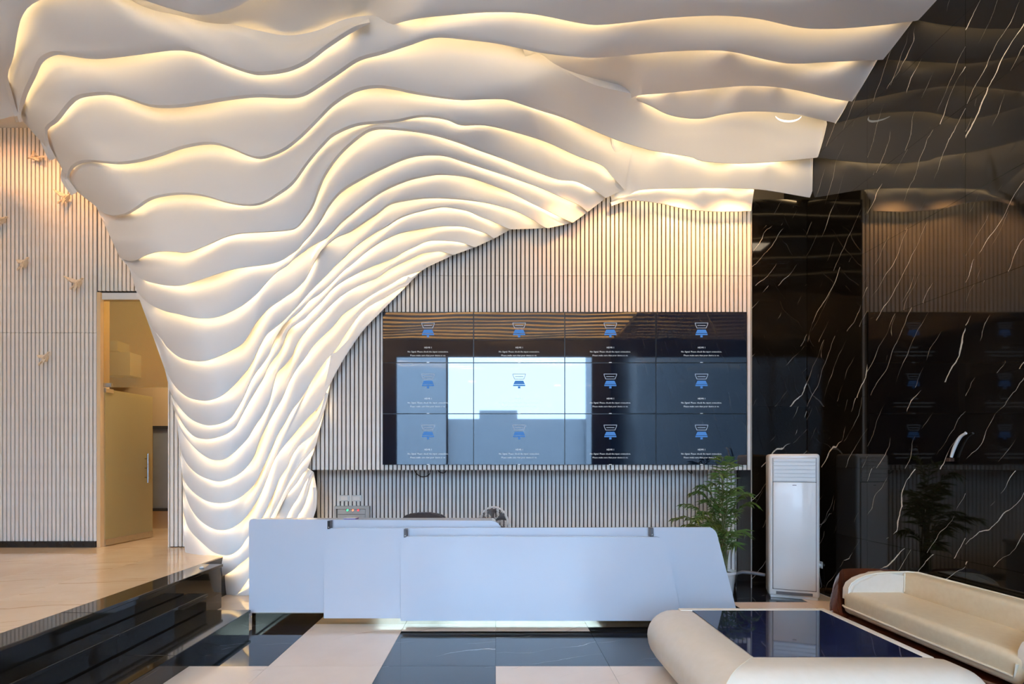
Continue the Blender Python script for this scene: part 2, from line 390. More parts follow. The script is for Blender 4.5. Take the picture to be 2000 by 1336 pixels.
# ------------------------------------------------------------------ wave sculpture
def interp(x, xp, fp): return np.interp(x, xp, fp)
def sm(t): t = np.clip(t, 0, 1); return t*t*(3-2*t)
LB = [(-100, -60), (100, 5), (225, 35), (262, 60), (310, 105), (372, 150), (403, 183), (425, 202), (470, 206), (500, 230), (520, 250), (560, 262), (590, 270), (640, 290), (680, 310), (720, 320), (760, 330), (830, 345), (880, 352), (960, 357), (1040, 357), (1100, 366), (1170, 400), (1250, 420)]
RB = [(250, 6000), (300, 4500), (345, 2400), (372, 1222), (413, 1150), (434, 1118), (446, 1040), (466, 964), (482, 927), (497, 885), (524, 834), (545, 800), (594, 728), (633, 688), (657, 672), (690, 652), (770, 642), (830, 628), (870, 616), (915, 603), (1010, 618), (1200, 630)]
lb_y, lb_x = zip(*LB); rb_y, rb_x = zip(*RB)
ARCH = np.array([(1480, 392), (1300, 385)]+[(b, a) for a, b in RB if a >= 372], float)
def arch_dist(px, py):
    best = np.full(np.shape(px), 1e9)
    for a, b in zip(ARCH, ARCH[1:]):
        e = b-a; t = np.clip(((px-a[0])*e[0]+(py-a[1])*e[1])/(e@e), 0, 1)
        best = np.minimum(best, np.hypot(px-a[0]-t*e[0], py-a[1]-t*e[1]))
    return best
def Yf(px, py):
    px = np.asarray(px, float); py = np.asarray(py, float)
    right = interp(py, [-200, 0, 40, 117, 199, 241, 307, 385, 450], [3.9, 4.85, 5.09, 5.55, 6.03, 6.25, 6.58, 6.80, 6.82])
    left = interp(py, [-200, -40, 0, 91, 203, 278, 376, 456, 556, 700, 850, 1000, 1165, 1250], [4.0, 4.75, 4.92, 5.3, 5.70, 5.88, 6.02, 6.07, 6.10, 6.10, 6.10, 6.08, 6.2, 6.3])
    y = left+(right-left)*sm((px-950)/400)
    d = arch_dist(px, py)
    y = 6.79+(y-6.79)*sm(d/300+.03)
    xl = interp(py, lb_y, lb_x); d = px-xl
    y = y+.55*(1-np.clip(d/110, 0, 1))**2*sm((py-60)/200)
    return y
def resample(pts, n):
    """Catmull-Rom through the points, then even arc length"""
    p = np.array([q[:2] for q in pts], float); e = np.array([q[2] if len(q) > 2 else 0 for q in pts], float)
    q = np.column_stack([p, e]); q = np.vstack([2*q[0]-q[1], q, 2*q[-1]-q[-2]]); out = []
    for i in range(1, len(q)-2):
        a, b, c, d = q[i-1:i+3]; t = np.linspace(0, 1, 10, endpoint=False)[:, None]
        out.append(.5*(2*b+(c-a)*t+(2*a-5*b+4*c-d)*t**2+(3*b-a-3*c+d)*t**3))
    out = np.vstack(out+[q[-2][None]])
    s = np.concatenate([[0], np.cumsum(np.hypot(*np.diff(out[:, :2], axis=0).T))]); t = np.linspace(0, s[-1], n)
    return np.column_stack([np.interp(t, s, out[:, k]) for k in range(3)])
def unproj(px, py, Y): return np.stack([(px-CX)*Y/F, Y, H-(py-CY)*Y/F], -1)
def normals2(c):
    t = np.gradient(c[:, :2], axis=0); t /= np.maximum(np.linalg.norm(t, axis=1, keepdims=True), 1e-6)
    n = np.stack([t[:, 1], -t[:, 0]], 1)
    k = np.ones(9)/9
    n = np.stack([np.convolve(np.pad(n[:, i], 4, 'edge'), k, 'valid') for i in range(2)], 1)
    return n/np.maximum(np.linalg.norm(n, axis=1, keepdims=True), 1e-6)
def grid_faces(nr, nc, off=0):
    return [(off+r*nc+c, off+r*nc+c+1, off+(r+1)*nc+c+1, off+(r+1)*nc+c) for r in range(nr-1) for c in range(nc-1)]
sculpt = thing('wave_sculpture', (-2.9, 6.4, 0), 'white layered wave sculpture with warm light strips, rising from column to ceiling', 'sculpture')
NS = 13
def clampw(v):          # keep the plaster in front of the marble and of the boxed-out slat wall
    v = v.copy(); v[:, 0] = np.minimum(v[:, 0], XR-.004)
    k = (v[:, 2] > ZB-.02) & (v[:, 0] > -2.97); v[k, 1] = np.minimum(v[k, 1], YP-.008)
    v[:, 2] = np.maximum(v[:, 2], .002); return v
def band(U, V, n=150, gscale=1.0, led=True, p=1.7, gmin=.04, gmax=.10, lip=1.0, led_m='led', tuck=13, trim=(.035, .03)):
    u, v = resample(U, n), resample(V, n)
    s = np.linspace(0, 1, NS)[:, None]
    dist = np.hypot(u[:, 0]-v[:, 0], u[:, 1]-v[:, 1]); dist = np.convolve(np.pad(dist, 6, 'edge'), np.ones(13)/13, 'valid')
    yu = Yf(u[:, 0], u[:, 1])
    lt = (.010+.042*sm((1150-u[:, 0])/500)*sm((520-u[:, 1])/160))*lip
    lv = (.010+.042*sm((1150-v[:, 0])/500)*sm((520-v[:, 1])/160))*lip
    x = np.arange(n)/n
    ends = sm(x/.05)*sm((1-x)/.05); lv = lv*(.15+.85*ends)
    wob = (.5+.5*np.sin(x*17+len(U)*1.7+U[0][0]*.05))**2*.7+(.5+.5*np.sin(x*41+len(V)*2.3))*.3
    gap = lt*1.25+.042+np.clip(.34*dist*yu/F, gmin*.6, gmax*1.7)*wob*gscale
    X = u[:, 0]+(v[:, 0]-u[:, 0])*s; Yp = u[:, 1]+(v[:, 1]-u[:, 1])*s; E = u[:, 2]+(v[:, 2]-u[:, 2])*s
    D = Yf(X, Yp)+E+gap*(1-s)**p
    rows = [unproj(X[i], Yp[i], D[i]) for i in range(NS)]
    nu = normals2(u)
    tk = unproj(u[:, 0]+nu[:, 0]*tuck, u[:, 1]+nu[:, 1]*tuck, Yf(u[:, 0], u[:, 1])+u[:, 2]+gap*1.12)
    rows = [tk]+rows
    # lip: short return to the back, then up behind
    last = rows[-1]; nv = normals2(v)
    b1 = last+np.stack([0*lv, lv, 0*lv], -1)
    b2 = b1+np.stack([nv[:, 0]*.05, 0*lv+.004, -nv[:, 1]*.05], -1)
    verts = clampw(np.vstack(rows+[b1, b2])); nr = len(rows)+2
    o = mk('band', verts, grid_faces(nr, n), M['plaster'], sculpt, True)
    o.data.set_sharp_from_angle(angle=.7)
    if led:      # strip tucked behind this band's lower lip: sits at v, hidden by the lip
        yv = Yf(v[:, 0], v[:, 1])+v[:, 2]
        a = unproj(v[:, 0]+nv[:, 0]*3.2, v[:, 1]+nv[:, 1]*3.2, yv+lv+.013)
        c = a+np.stack([nv[:, 0]*.016, 0*lv+.0, -nv[:, 1]*.016], -1)
        i0, i1_ = int(trim[0]*n), n-int(trim[1]*n); a, c = a[i0:i1_], c[i0:i1_]
        m = mk('light_strip', clampw(np.vstack([a, c])), grid_faces(2, len(a)), M[led_m], o, False)
        m['label'] = 'glowing warm light strip'
    return o
C0 = [(35, 224), (20, 180), (7, 140), (17, 105), (25, 55), (35, 20), (60, -5), (130, -30), (220, -25), (301, 0), (340, 12), (385, 21), (430, 14), (466, 0), (540, -40), (700, -75), (960, -90), (1200, -70), (1500, -60), (1700, -45), (1900, -55)]
U0 = [(-60, 250), (-90, 190), (-110, 130), (-100, 60), (-90, 0), (-60, -50), (20, -110), (130, -150), (300, -110), (430, -110), (560, -140), (960, -190), (1500, -160), (1990, -150)]
C1l = [(44, 236), (37, 214), (45, 180), (62, 143), (75, 115), (95, 102), (115, 100), (180, 108), (260, 100), (335, 91), (380, 97), (430, 118), (480, 136), (510, 140), (560, 133), (600, 115), (640, 85), (690, 53), (722, 44)]
C1r = [(800, 32), (880, 24), (960, 20), (1040, 25), (1140, 45), (1190, 46), (1300, 34), (1400, 29), (1480, 35), (1560, 52), (1620, 55), (1700, 50), (1800, 39)]
C0b = [(35, 224), (20, 180), (7, 140), (17, 105), (25, 55), (35, 20), (60, -5), (130, -30), (200, -22), (263, 0), (350, 35), (430, 55), (500, 72), (560, 82), (620, 73), (680, 49), (722, 43)]
C2 = [(108, 308), (93, 278), (87, 250), (96, 240), (108, 230), (130, 202), (150, 186), (185, 180), (215, 180), (250, 190), (290, 203), (330, 205), (380, 200), (440, 190), (500, 184), (560, 186), (590, 182), (620, 165), (660, 138), (700, 112), (747, 99), (800, 82), (850, 68)]
C2r = [(915, 74), (971, 82), (1020, 93), (1055, 101), (1125, 110), (1178, 111), (1300, 100), (1390, 97), (1440, 102), (1520, 120), (1560, 123), (1640, 119), (1735, 116)]
C3 = [(150, 374), (136, 356), (131, 345), (136, 328), (146, 318), (165, 312), (190, 313), (230, 316), (270, 311), (310, 300), (350, 286), (390, 278), (420, 278), (450, 287), (480, 300), (505, 306), (530, 300), (560, 285), (590, 260), (620, 230), (650, 200), (690, 175), (730, 166), (770, 170), (800, 177), (850, 186), (900, 192), (950, 191), (985, 192), (1010, 199), (1050, 213), (1100, 229), (1150, 250)]
C3e = [(1200, 271), (1260, 290), (1300, 298), (1350, 306), (1372, 314), (1440, 319), (1520, 315), (1612, 306)]
C3R = [(1245, 186), (1300, 181), (1400, 171), (1452, 167), (1504, 168), (1560, 176), (1620, 190), (1672, 199)]
C4R = [(1268, 205), (1300, 221), (1332, 229), (1372, 231), (1416, 222), (1460, 217), (1512, 218), (1560, 223), (1600, 232), (1645, 242)]
L4 = [(188, 404), (205, 417), (225, 420), (245, 416), (265, 404), (290, 387), (320, 379), (360, 376), (400, 381), (440, 393), (480, 399), (510, 395), (540, 378), (570, 355), (600, 314), (630, 279), (652, 259), (695, 241), (740, 236), (775, 233), (810, 226), (838, 225), (873, 231), (901, 242), (950, 243), (1020, 261), (1073, 279), (1125, 303), (1175, 322), (1196, 345), (1219, 370)]
L5 = [(234, 503), (248, 509), (265, 508), (285, 498), (310, 491), (340, 491), (365, 493), (400, 480), (440, 462), (470, 455), (520, 452), (560, 449), (579, 443), (596, 422), (610, 399), (621, 368), (635, 336), (663, 298), (702, 263), (730, 249), (768, 249), (828, 257), (880, 271), (933, 291), (985, 310), (1038, 331), (1090, 350), (1125, 354), (1160, 371), (1183, 387)]
L6 = [(252, 522), (275, 544), (310, 555), (350, 558), (385, 548), (430, 533), (465, 524), (525, 516), (550, 508), (564, 499), (581, 487), (591, 474), (606, 457), (616, 443), (627, 426), (642, 399), (666, 371), (705, 347), (747, 326), (789, 308), (824, 301), (866, 302), (905, 314), (950, 329), (1003, 347), (1055, 366), (1097, 385), (1132, 401), (1148, 414)]
L7 = [(266, 568), (290, 592), (320, 607), (350, 614), (375, 620), (400, 622), (425, 619), (450, 609), (475, 595), (500, 575), (520, 552), (540, 532), (560, 519), (571, 508), (587, 496), (606, 482), (623, 472), (637, 464), (652, 449), (665, 434), (686, 416), (705, 400), (747, 371), (796, 350), (838, 341), (866, 339), (915, 345), (968, 363), (1003, 378), (1038, 396), (1073, 413), (1105, 429), (1119, 435)]
L8 = [(290, 632), (315, 662), (327, 679), (350, 698), (375, 705), (400, 705), (425, 697), (450, 685), (472, 672), (485, 655), (500, 630), (520, 607), (535, 595), (550, 585), (573, 569), (585, 558), (596, 546), (604, 531), (614, 512), (625, 493), (633, 483), (650, 468), (663, 460), (679, 454), (694, 445), (715, 430), (736, 416), (753, 402), (770, 394), (811, 387), (839, 385), (874, 386), (916, 390), (958, 397), (1003, 410), (1038, 427), (1057, 440), (1069, 446)]
L9 = [(322, 722), (340, 752), (356, 769), (374, 779), (398, 783), (417, 780), (437, 770), (457, 752), (475, 732), (490, 712), (502, 687), (512, 667), (522, 652), (537, 640), (555, 625), (577, 602), (594, 583), (606, 569), (623, 552), (640, 535), (654, 520), (673, 502), (690, 485), (711, 468), (734, 453), (755, 441), (776, 427), (797, 418), (822, 411), (849, 405), (868, 403), (895, 407), (916, 412), (937, 422), (958, 430), (985, 443), (997, 448)]
L10 = [(332, 764), (350, 795), (372, 818), (395, 829), (412, 831), (432, 827), (450, 817), (462, 800), (475, 777), (487, 750), (500, 727), (510, 715), (525, 692), (535, 667), (550, 640), (562, 627), (580, 613), (594, 599), (604, 587), (623, 575), (640, 560), (654, 546), (673, 527), (690, 514), (711, 495), (734, 478), (755, 466), (780, 455), (807, 449), (832, 445), (864, 441), (904, 442), (927, 448), (950, 456), (965, 466)]
L11 = [(337, 788), (355, 825), (370, 845), (384, 855), (405, 858), (426, 854), (444, 847), (460, 834), (470, 815), (485, 787), (500, 762), (515, 737), (522, 720), (530, 707), (542, 692), (550, 678), (557, 660), (564, 645), (577, 634), (594, 623), (608, 608), (627, 590), (648, 566), (669, 550), (696, 535), (723, 522), (749, 512), (772, 502), (790, 491), (811, 481), (830, 472), (847, 469), (874, 470), (899, 473), (928, 483)]
L12 = [(346, 825), (358, 848), (372, 866), (390, 884), (411, 897), (429, 899), (444, 894), (462, 879), (483, 857), (492, 842), (502, 826), (512, 812), (525, 787), (530, 770), (535, 747), (542, 727), (557, 712), (570, 695), (577, 677), (587, 660), (608, 634), (629, 613), (650, 592), (671, 575), (696, 560), (719, 550), (736, 543), (759, 527), (780, 516), (801, 506), (822, 496), (843, 492), (860, 491), (886, 498)]
L13 = [(350, 870), (358, 893), (369, 911), (390, 929), (420, 940), (438, 939), (462, 929), (480, 914), (495, 893), (507, 860), (519, 835), (535, 805), (550, 780), (565, 745), (580, 720), (595, 700), (612, 675), (633, 654), (650, 638), (669, 615), (690, 600), (715, 583), (738, 569), (765, 554), (786, 541), (807, 534), (826, 527), (834, 522)]
L14 = [(354, 915), (361, 941), (378, 962), (402, 978), (426, 983), (450, 980), (474, 968), (498, 944), (510, 920), (519, 902), (531, 875), (543, 848), (555, 828), (570, 802), (587, 780), (600, 760), (610, 742), (625, 720), (640, 700), (656, 682), (672, 657), (688, 633), (707, 610), (728, 594), (749, 583), (780, 564), (797, 556), (803, 543)]
L15 = [(357, 945), (363, 968), (372, 992), (390, 1016), (414, 1032), (435, 1036), (456, 1030), (477, 1013), (495, 989), (510, 962), (522, 932), (534, 902), (549, 878), (569, 854), (587, 832), (605, 812), (622, 795), (636, 768), (644, 740), (654, 690)]
L16 = [(357, 990), (362, 1015), (371, 1036), (390, 1056), (414, 1077), (432, 1084), (450, 1084), (468, 1072), (480, 1054), (496, 1034), (513, 1010), (526, 982), (534, 965), (546, 935), (561, 912), (568, 895), (582, 873), (600, 858), (614, 846), (624, 828), (634, 800), (642, 768)]
L17 = [(358, 1050), (364, 1085), (378, 1108), (402, 1122), (426, 1128), (450, 1117), (468, 1102), (486, 1087), (505, 1058), (528, 1013), (540, 990), (557, 957), (569, 934), (583, 912), (602, 889), (617, 870)]
L18 = [(366, 1110), (380, 1150), (400, 1168), (428, 1172), (456, 1167), (486, 1129), (510, 1080), (539, 1010), (551, 985), (562, 965), (579, 944), (590, 927), (600, 917)]
L19 = [(440, 1172), (470, 1168), (500, 1150), (530, 1090), (559, 1013), (572, 987), (582, 972), (595, 945), (611, 921)]
L20 = [(480, 1168), (520, 1160), (550, 1100), (580, 1013), (587, 1000), (596, 982), (607, 942), (613, 922)]
L21 = [(520, 1166), (560, 1160), (590, 1080), (612, 1011), (618, 990), (619, 966), (618, 952)]
hid = lambda pts, e: [(a, b, e) for a, b in pts]
band(U0, C0, gscale=.9)
band(C0[8:], hid([(220, 25), (263, 40), (350, 75), (430, 92), (500, 105), (560, 112), (620, 105), (680, 80), (715, 58)], .32)+C1r, gmin=.06, gmax=.12, trim=(.34, .03))
band(C0b, C1l, gscale=.75, n=120, trim=(.05, .06))
band(C1l+C1r, C2+C2r, n=200)
band(C2r[2:], hid([(1040, 150), (1120, 190), (1200, 205)], .25)+C3R, trim=(.27, .03))
band([(1215, 196, .2)]+C3R, [(1215, 205, .2), (1240, 196, .08)]+C4R, n=110, gmin=.05)
band(C2+C2r[:4]+[(1097, 133), (1160, 165), (1241, 186)]+C4R, C3+C3e, n=200)
band([(1190, 268, .2)]+C3e, hid([(1200, 386), (1228, 380)], .06)+[(1250, 371), (1300, 368), (1400, 367), (1473, 369), (1520, 375), (1582, 386)], n=110)
band(hid([(1195, 392)], .08)+[(1250, 371), (1300, 368), (1400, 367), (1473, 369)], [(1195, 402), (1222, 393), (1250, 392), (1290, 397), (1340, 408), (1400, 413), (1467, 412)], n=80, gmin=.04, gmax=.06)
band(C3+[(1200, 271), (1236, 284)], L4, n=170)
seq = [L4, L5, L6, L7, L8, L9, L10, L11, L12, L13, L14, L15, L16, L17, L18, L19, L20, L21]
for k, (a, b) in enumerate(zip(seq, seq[1:])): band(a, b, n=150 if len(b) > 24 else 90, gscale=.9 if k < 6 else .95)
# overhead continuation of the waves towards the street front (mirrored in the screens and the marble)
xx = np.linspace(-6.8, XR-.01, 70)
for k in range(3):
    ye = 3.65-k; wv = .16*np.sin(xx*1.15+k*.35)+.08*np.sin(xx*2.6+k*.8); zz = 5.98+.03*np.sin(xx*.9+k)
    rows = [np.stack([xx, ye-1.15*(1-t)+wv, zz+.14*(1-t)**1.4], -1) for t in np.linspace(0, 1, 6)]
    rows.append(rows[-1]+np.array([0, .008, 0])); rows.append(rows[-1]+np.array([0, .0, .035]))
    a = rows[-2]+np.array([0, .010, .018])
    o = mk('band', np.vstack(rows), grid_faces(len(rows), 70), M['plaster'], sculpt, True)
    mk('light_strip', np.vstack([a, a+np.array([0, 0, .012])]), grid_faces(2, 70), M['led'], o)
for k in range(13):  # unseen teeth, shaped and strips boosted to put stripes in the screen reflections
    ye = .62-.42*k; wv = .08*np.sin(xx*1.15+k*.35)+.04*np.sin(xx*2.6+k*.8); zz = 5.98+.015*np.sin(xx*.9+k)
    prof = [(.12, .17), (.03, .06), (0, 0), (-.27, 0), (-.275, .05)]
    rows = [np.stack([xx, ye+a_+wv, zz+b_], -1) for a_, b_ in prof]
    o = mk('band', np.vstack(rows), grid_faces(len(rows), 70), M['overhead'], sculpt)
    a = np.stack([xx, ye-.287+wv, zz+.028], -1)
    mk('light_strip', np.vstack([a, a+np.array([0, 0, .012])]), grid_faces(2, 70), M['led_boost'], o)
# crescent lamp on the ceiling wave
arc = []
for k in range(15):
    t = math.pi*(.08+.84*k/14); arc.append((1540+26*math.cos(t), 224+13*math.sin(t)))
ap = [unproj(a, b, Yf(a, b)-.02) for a, b in arc]
al = tag(tube('crescent_lamp', ap, [.002+.008*math.sin(math.pi*i/14) for i in range(15)], M['arc'], None, 6), 'glowing white crescent lamp on the ceiling wave near black marble', 'lamp')

# ------------------------------------------------------------------ glass door in the left wall
dr = tag(link(bpy.data.objects.new('door_1', None)), None, None, None, 'structure')
fw = .05
tanm = M['tanwall']
box('door_frame', DX0, DX0+fw, YL-.01, YL+.16, PLAT_Z, DZ1, tanm, dr); 
box('door_frame', DX1-.015, DX1, YL-.01, YL+.16, PLAT_Z, DZ1, M['slat'], dr)
box('door_head', DX0+fw, DX1-.015, YL+.02, YL+.10, DZ1-.09, DZ1, M['white_plastic'], dr)
DH = ZW(757, YL)
box('transom_glass', DX0+fw, DX1-.015, YL+.05, YL+.062, DH+.01, DZ1-.09, M['transom'], dr)
leaf_ang = math.radians(86)
R = Matrix.Translation((DX0+fw+.01, YL+.06, 0)) @ Matrix.Rotation(leaf_ang, 4, 'Z')
LW = .90
leaf = box('door_leaf', 0, LW, -.006, .006, PLAT_Z+.10, DH-.01, M['frost'], dr, 0, 2, R)
box('bottom_rail', 0, LW, -.014, .014, PLAT_Z+.012, PLAT_Z+.10, M['chrome'], leaf, 0, 2, R)
box('patch_fitting', -.01, .13, -.02, .02, DH-.06, DH+.0, M['chrome'], leaf, .003, 1, R)
box('patch_fitting', -.03, .10, -.02, .02, DH+.012, DH+.07, M['chrome'], dr, .003, 1, Matrix.Translation((DX0+fw+.01, YL+.06, 0)))
hz0, hz1 = ZW(945, YL+.4), ZW(885, YL+.4)
bm = bmesh.new(); hx = LW-.16
add_tube(bm, [R @ Vector((hx, -.055, hz0)), R @ Vector((hx, -.055, hz1))], .016, 10)
for z in (hz0+.08, (hz0+hz1)/2, hz1-.08): add_tube(bm, [R @ Vector((hx, 0, z)), R @ Vector((hx, -.055, z))], .009, 8)
bm_obj('door_handle', bm, M['chrome'], leaf, True, .9)
# window with a blind in the side room
wy = 9.2
wd = tag(link(bpy.data.objects.new('window_2', None)), None, None, None, 'structure')
wx0, wx1, wz0, wz1 = XW(301, wy), XW(345, wy), ZW(992, wy), ZW(838, wy)
box('window_blind', wx0, wx1, wy-.03, wy-.012, wz0, wz1, M['window_blind'], wd)
box('window_head', wx0-.03, wx1+.03, wy-.07, wy-.005, wz1, wz1+.05, M['frame_dark'], wd)
box('window_sill', wx0-.03, wx1+.03, wy-.08, wy-.005, wz0-.05, wz0, M['frame_dark'], wd)
# white cabinets stacked high in the side room, seen through the transom
for (a, b, c, d), lb_ in (((206, 262, 690, 735), 'low wide pale box shape behind amber glass over door'), ((222, 238, 668, 688), 'small pale box on the wide one behind amber glass')):
    tag(box('storage_box', XW(a, 9.0), XW(b, 9.0), 8.9, 9.19, ZW(d, 9.0), ZW(c, 9.0), M['white_plastic'], None, .01), lb_, 'box')

# ------------------------------------------------------------------ origami birds on the left wall
def bird(px, py, flip, rot, label, spread):
    Y = YL-.06; c = Vector(P(px, py, Y))
    t = thing('bird_ornament', c, label, 'ornament', 'pale bird ornaments on the slatted wall')
    R = Matrix.Translation(c) @ Matrix.Rotation(rot, 4, 'Y') @ Matrix.Diagonal((flip, 1, 1, 1))
    def tri(name, pts):
        bm = bmesh.new(); q = [R @ Vector(p) for p in pts]
        bmesh.ops.convex_hull(bm, input=[bm.verts.new(v) for v in q]); return bm_obj(name, bm, M['bird'], t)
    tri('body', [(-.075, 0, -.02), (.08, 0, .03), (.045, -.032, .0), (.045, .032, .0), (0, 0, .04), (0, -.03, -.042), (0, .03, -.042), (.055, 0, .045)])
    tri('head', [(.06, 0, .018), (.085, 0, .056), (.118, 0, .036), (.08, -.018, .034), (.08, .018, .034)])
    tri('tail', [(-.06, 0, -.005), (-.12, 0, -.05), (-.115, .0, -.022), (-.065, -.012, -.03), (-.065, .012, -.03)])
    s = spread
    tri('wing', [(-.045, -.02, .02), (.05, -.022, .022), (-.06*s-.03, -.045, .06+.06*s), (-.05*s, -.04, .045), (.0, -.034, -.005), (-.03, -.05, .02)])
    tri('wing', [(-.045, .012, .0), (.04, .0, .0), (-.03-.02*s, -.03, -.07-.035*s), (.01, -.03, -.05), (.0, -.03, -.004)])
bird(70, 308, -1, -.45, 'topmost pale bird ornament, wing folded, high near the ceiling wave', .2)
bird(127, 387, 1, -.25, 'pale bird ornament with raised wing, close under the white wave edge', 1.2)
bird(0, 430, 1, .0, 'pale bird ornament cut by the left edge of the picture', .8)
bird(45, 515, 1, -.5, 'plump pale bird ornament below the one at the picture edge', .1)
bird(150, 554, 1, -.35, 'pale bird ornament with spread wings just above left of the glass door', 1.4)
bird(86, 700, 1, -.55, 'lowest pale bird ornament, under the slat seam left of the door', .1)

# ------------------------------------------------------------------ video wall
YT = 6.90
def text_mesh(body, size):
    c = bpy.data.curves.new('txt', 'FONT'); c.body = body; c.size = size; c.align_x = 'CENTER'; c.resolution_u = 1
    o = bpy.data.objects.new('txt', c); COL.objects.link(o)
    bpy.context.view_layer.update()
    me = bpy.data.meshes.new_from_object(o.evaluated_get(bpy.context.evaluated_depsgraph_get()))
    bpy.data.objects.remove(o); bpy.data.curves.remove(c)
    me.transform(Matrix.Rotation(math.pi/2, 4, 'X')); me.materials.clear(); me.materials.append(M['white_text']); return me
sx = [747, 927, 1108, 1287, 1459]; sy = [609, 703, 805, 908]
TW = (XW(1459, YT)-XW(747, YT))/4; TH = (ZW(609, YT)-ZW(908, YT))/3
tx0, tz1 = XW(747, YT), ZW(609, YT)
K = YT/F
def fit(me, wpx):
    xs = [v.co.x for v in me.vertices]; wd_ = max(xs)-min(xs); s = wpx*K/wd_
    cx = (max(xs)+min(xs))/2
    for v in me.vertices: v.co.x = (v.co.x-cx)*s; v.co.z *= s
    return me
t1 = fit(text_mesh('HDMI 1', .1), 14); t2 = fit(text_mesh('No Signal. Please check the input connection.', .1), 79); t3 = fit(text_mesh('Please make sure that your device is on.', .1), 69)
def flat(name, polys, m):
    bm = bmesh.new()
    for poly in polys: add_prism(bm, [(x*K, 0, -z*K) for x, z in poly], (0, -.0008, 0))
    bmesh.ops.recalc_face_normals(bm, faces=bm.faces)
    me = bpy.data.meshes.new(name); bm.to_mesh(me); bm.free(); me.materials.append(m); return me
def ring(out, t):
    return [[out[i], out[(i+1) % len(out)], ((out[(i+1) % len(out)][0])*t[0], out[(i+1) % len(out)][1]*t[1]+t[2]), (out[i][0]*t[0], out[i][1]*t[1]+t[2])] for i in range(len(out))]
plug = [(-13, -5.6), (13, -5.6), (12.6, -2.5), (9.5, 5.2), (-9.5, 5.2), (-12.6, -2.5)]
i1 = flat('icon', ring(plug, (.90, .80, 0))+[[(-8, -.6), (8, -.6), (8, .6), (-8, .6)]], M['icon_line'])
i2 = flat('icon', [[(-8, -6), (8, -6), (11.3, 1), (-11.3, 1)], [(-11.8, 2), (11.8, 2), (11.8, 4.6), (-11.8, 4.6)], [(-2.3, 5), (2.3, 5), (2.3, 9), (-2.3, 9)]], M['blue_icon'])
bz = box_mesh('bezel', TW-.001, .05, TH-.001, M['bezel']); scr = box_mesh('screen', TW-.012, .006, TH-.012, M['screen'])
lg = box_mesh('logo', .035, .002, .007, M['white_text'])
rown = ['top', 'middle', 'bottom']; coln = ['leftmost', 'second from left', 'third from left', 'rightmost']
for r in range(3):
    for c in range(4):
        cx, cz = tx0+TW*(c+.5), tz1-TH*(r+.5)
        lab = f'black no-signal video screen, {rown[r]} row, {coln[c]} column of the wall of screens'
        t = thing('video_screen', (cx, YT+.055, cz-TH/2), lab, 'screen', 'screens of the video wall')
        copies('bezel', bz, [(cx, YT+.028, cz)], t)
        s = copies('screen', scr, [(cx, YT+.001, cz)], t)[0]
        ox = [0, 0, .0, -.0][c]; oy = [0.0, 0, 0][r]
        yy = YT-.0028
        top = tz1-TH*r
        def sub(name, me, dy):
            o = bpy.data.objects.new(name, me); COL.objects.link(o); o.parent = s
            o.location = Vector((cx+ox, yy, top-dy*K))-Vector((cx, YT+.001, cz))
        sub('icon_plug', i1, 27); sub('icon_socket', i2, 41)
        sub('caption', t1, 71.5); sub('caption', t2, 79.5); sub('caption', t3, 86.7)
        copies('logo', lg, [(cx, YT-.002, top-TH+.005)], t)

# ------------------------------------------------------------------ reception desk
YD = 5.20
dk = thing('reception_desk', (-.05, YD+.5, 0), 'long white reception desk of overlapping panels on a golden plinth', 'desk')
def panel(name, outline, Y, th=.035):
    pts = [(XW(a, Y), Y, ZW(b, Y)) for a, b in outline]
    return prism(name, pts, (0, th, 0), M['desk'], dk, .004)
def rnd(cx, cy, r, a0, a1, n=6): return [(cx+r*math.cos(math.radians(a0+(a1-a0)*i/n)), cy+r*math.sin(math.radians(a0+(a1-a0)*i/n))) for i in range(n+1)]
panel('front_panel', [(486, 1203)]+rnd(492, 1020, 6, 180, 270)+rnd(958, 1040, 23, 270, 345)+[(1020, 1203)], YD+.20)
panel('front_panel', [(632, 1208)]+rnd(643, 1043, 11, 180, 270)+rnd(1383, 1048, 18, 270, 345)+[(1437, 1186), (1441, 1208)], YD+.10)
panel('front_panel', [(782, 1213)]+rnd(796, 1062, 14, 180, 270)+rnd(1283, 1066, 17, 270, 345)+[(1310, 1100), (1334, 1213)], YD)
for bx_, by_, Yb in ((645, 1025, YD+.15), (793, 1041, YD+.05), (1271, 1039, YD+.05)):
    x = XW(bx_, Yb); z = ZW(by_, Yb)
    b_ = box('bracket', x-.014, x+.014, Yb-.05, Yb+.03, z-.04, z+.045, M['black_plastic'] if bx_ == 645 else M['grey_plastic'], dk, .002, 1)
    bm = bmesh.new(); bmesh.ops.create_uvsphere(bm, u_segments=8, v_segments=6, radius=.006, matrix=Matrix.Translation((x, Yb-.05, z-.02))); bm_obj('bolt', bm, M['white_plastic'], b_, True)
yk = G(0, 1219)[1]
box('plinth', XW(492, yk), XW(1425, yk), yk, yk+.35, 0, ZW(1200, YD+.2)+.02, M['gold_mirror'], dk)
zt = ZW(1016, YD+.24)
box('counter_top', XW(500, YD+.3), XW(960, YD+.3), YD+.236, YD+.50, zt-.03, zt-.004, M['desk'], dk, .003, 1)
box('worktop', XW(500, YD+.3), XW(1390, YD+.3), YD+.24, YD+.95, .73, .76, M['desk'], dk, .003, 1)
for xa in (XW(500, YD+.3), XW(1000, YD+.3), XW(1380, YD+.3)):
    box('side_panel', xa, xa+.03, YD+.24, YD+.93, .08, .73, M['desk'], dk)
t = thing('notepad', (XW(686, YD+.33), YD+.33, zt-.004), 'small purple notepad lying on the counter of the reception desk', 'notepad')
box('cover', XW(674, YD+.33), XW(698, YD+.33), YD+.27, YD+.39, zt-.004, zt+.014, M['purple'], t, .003, 1)
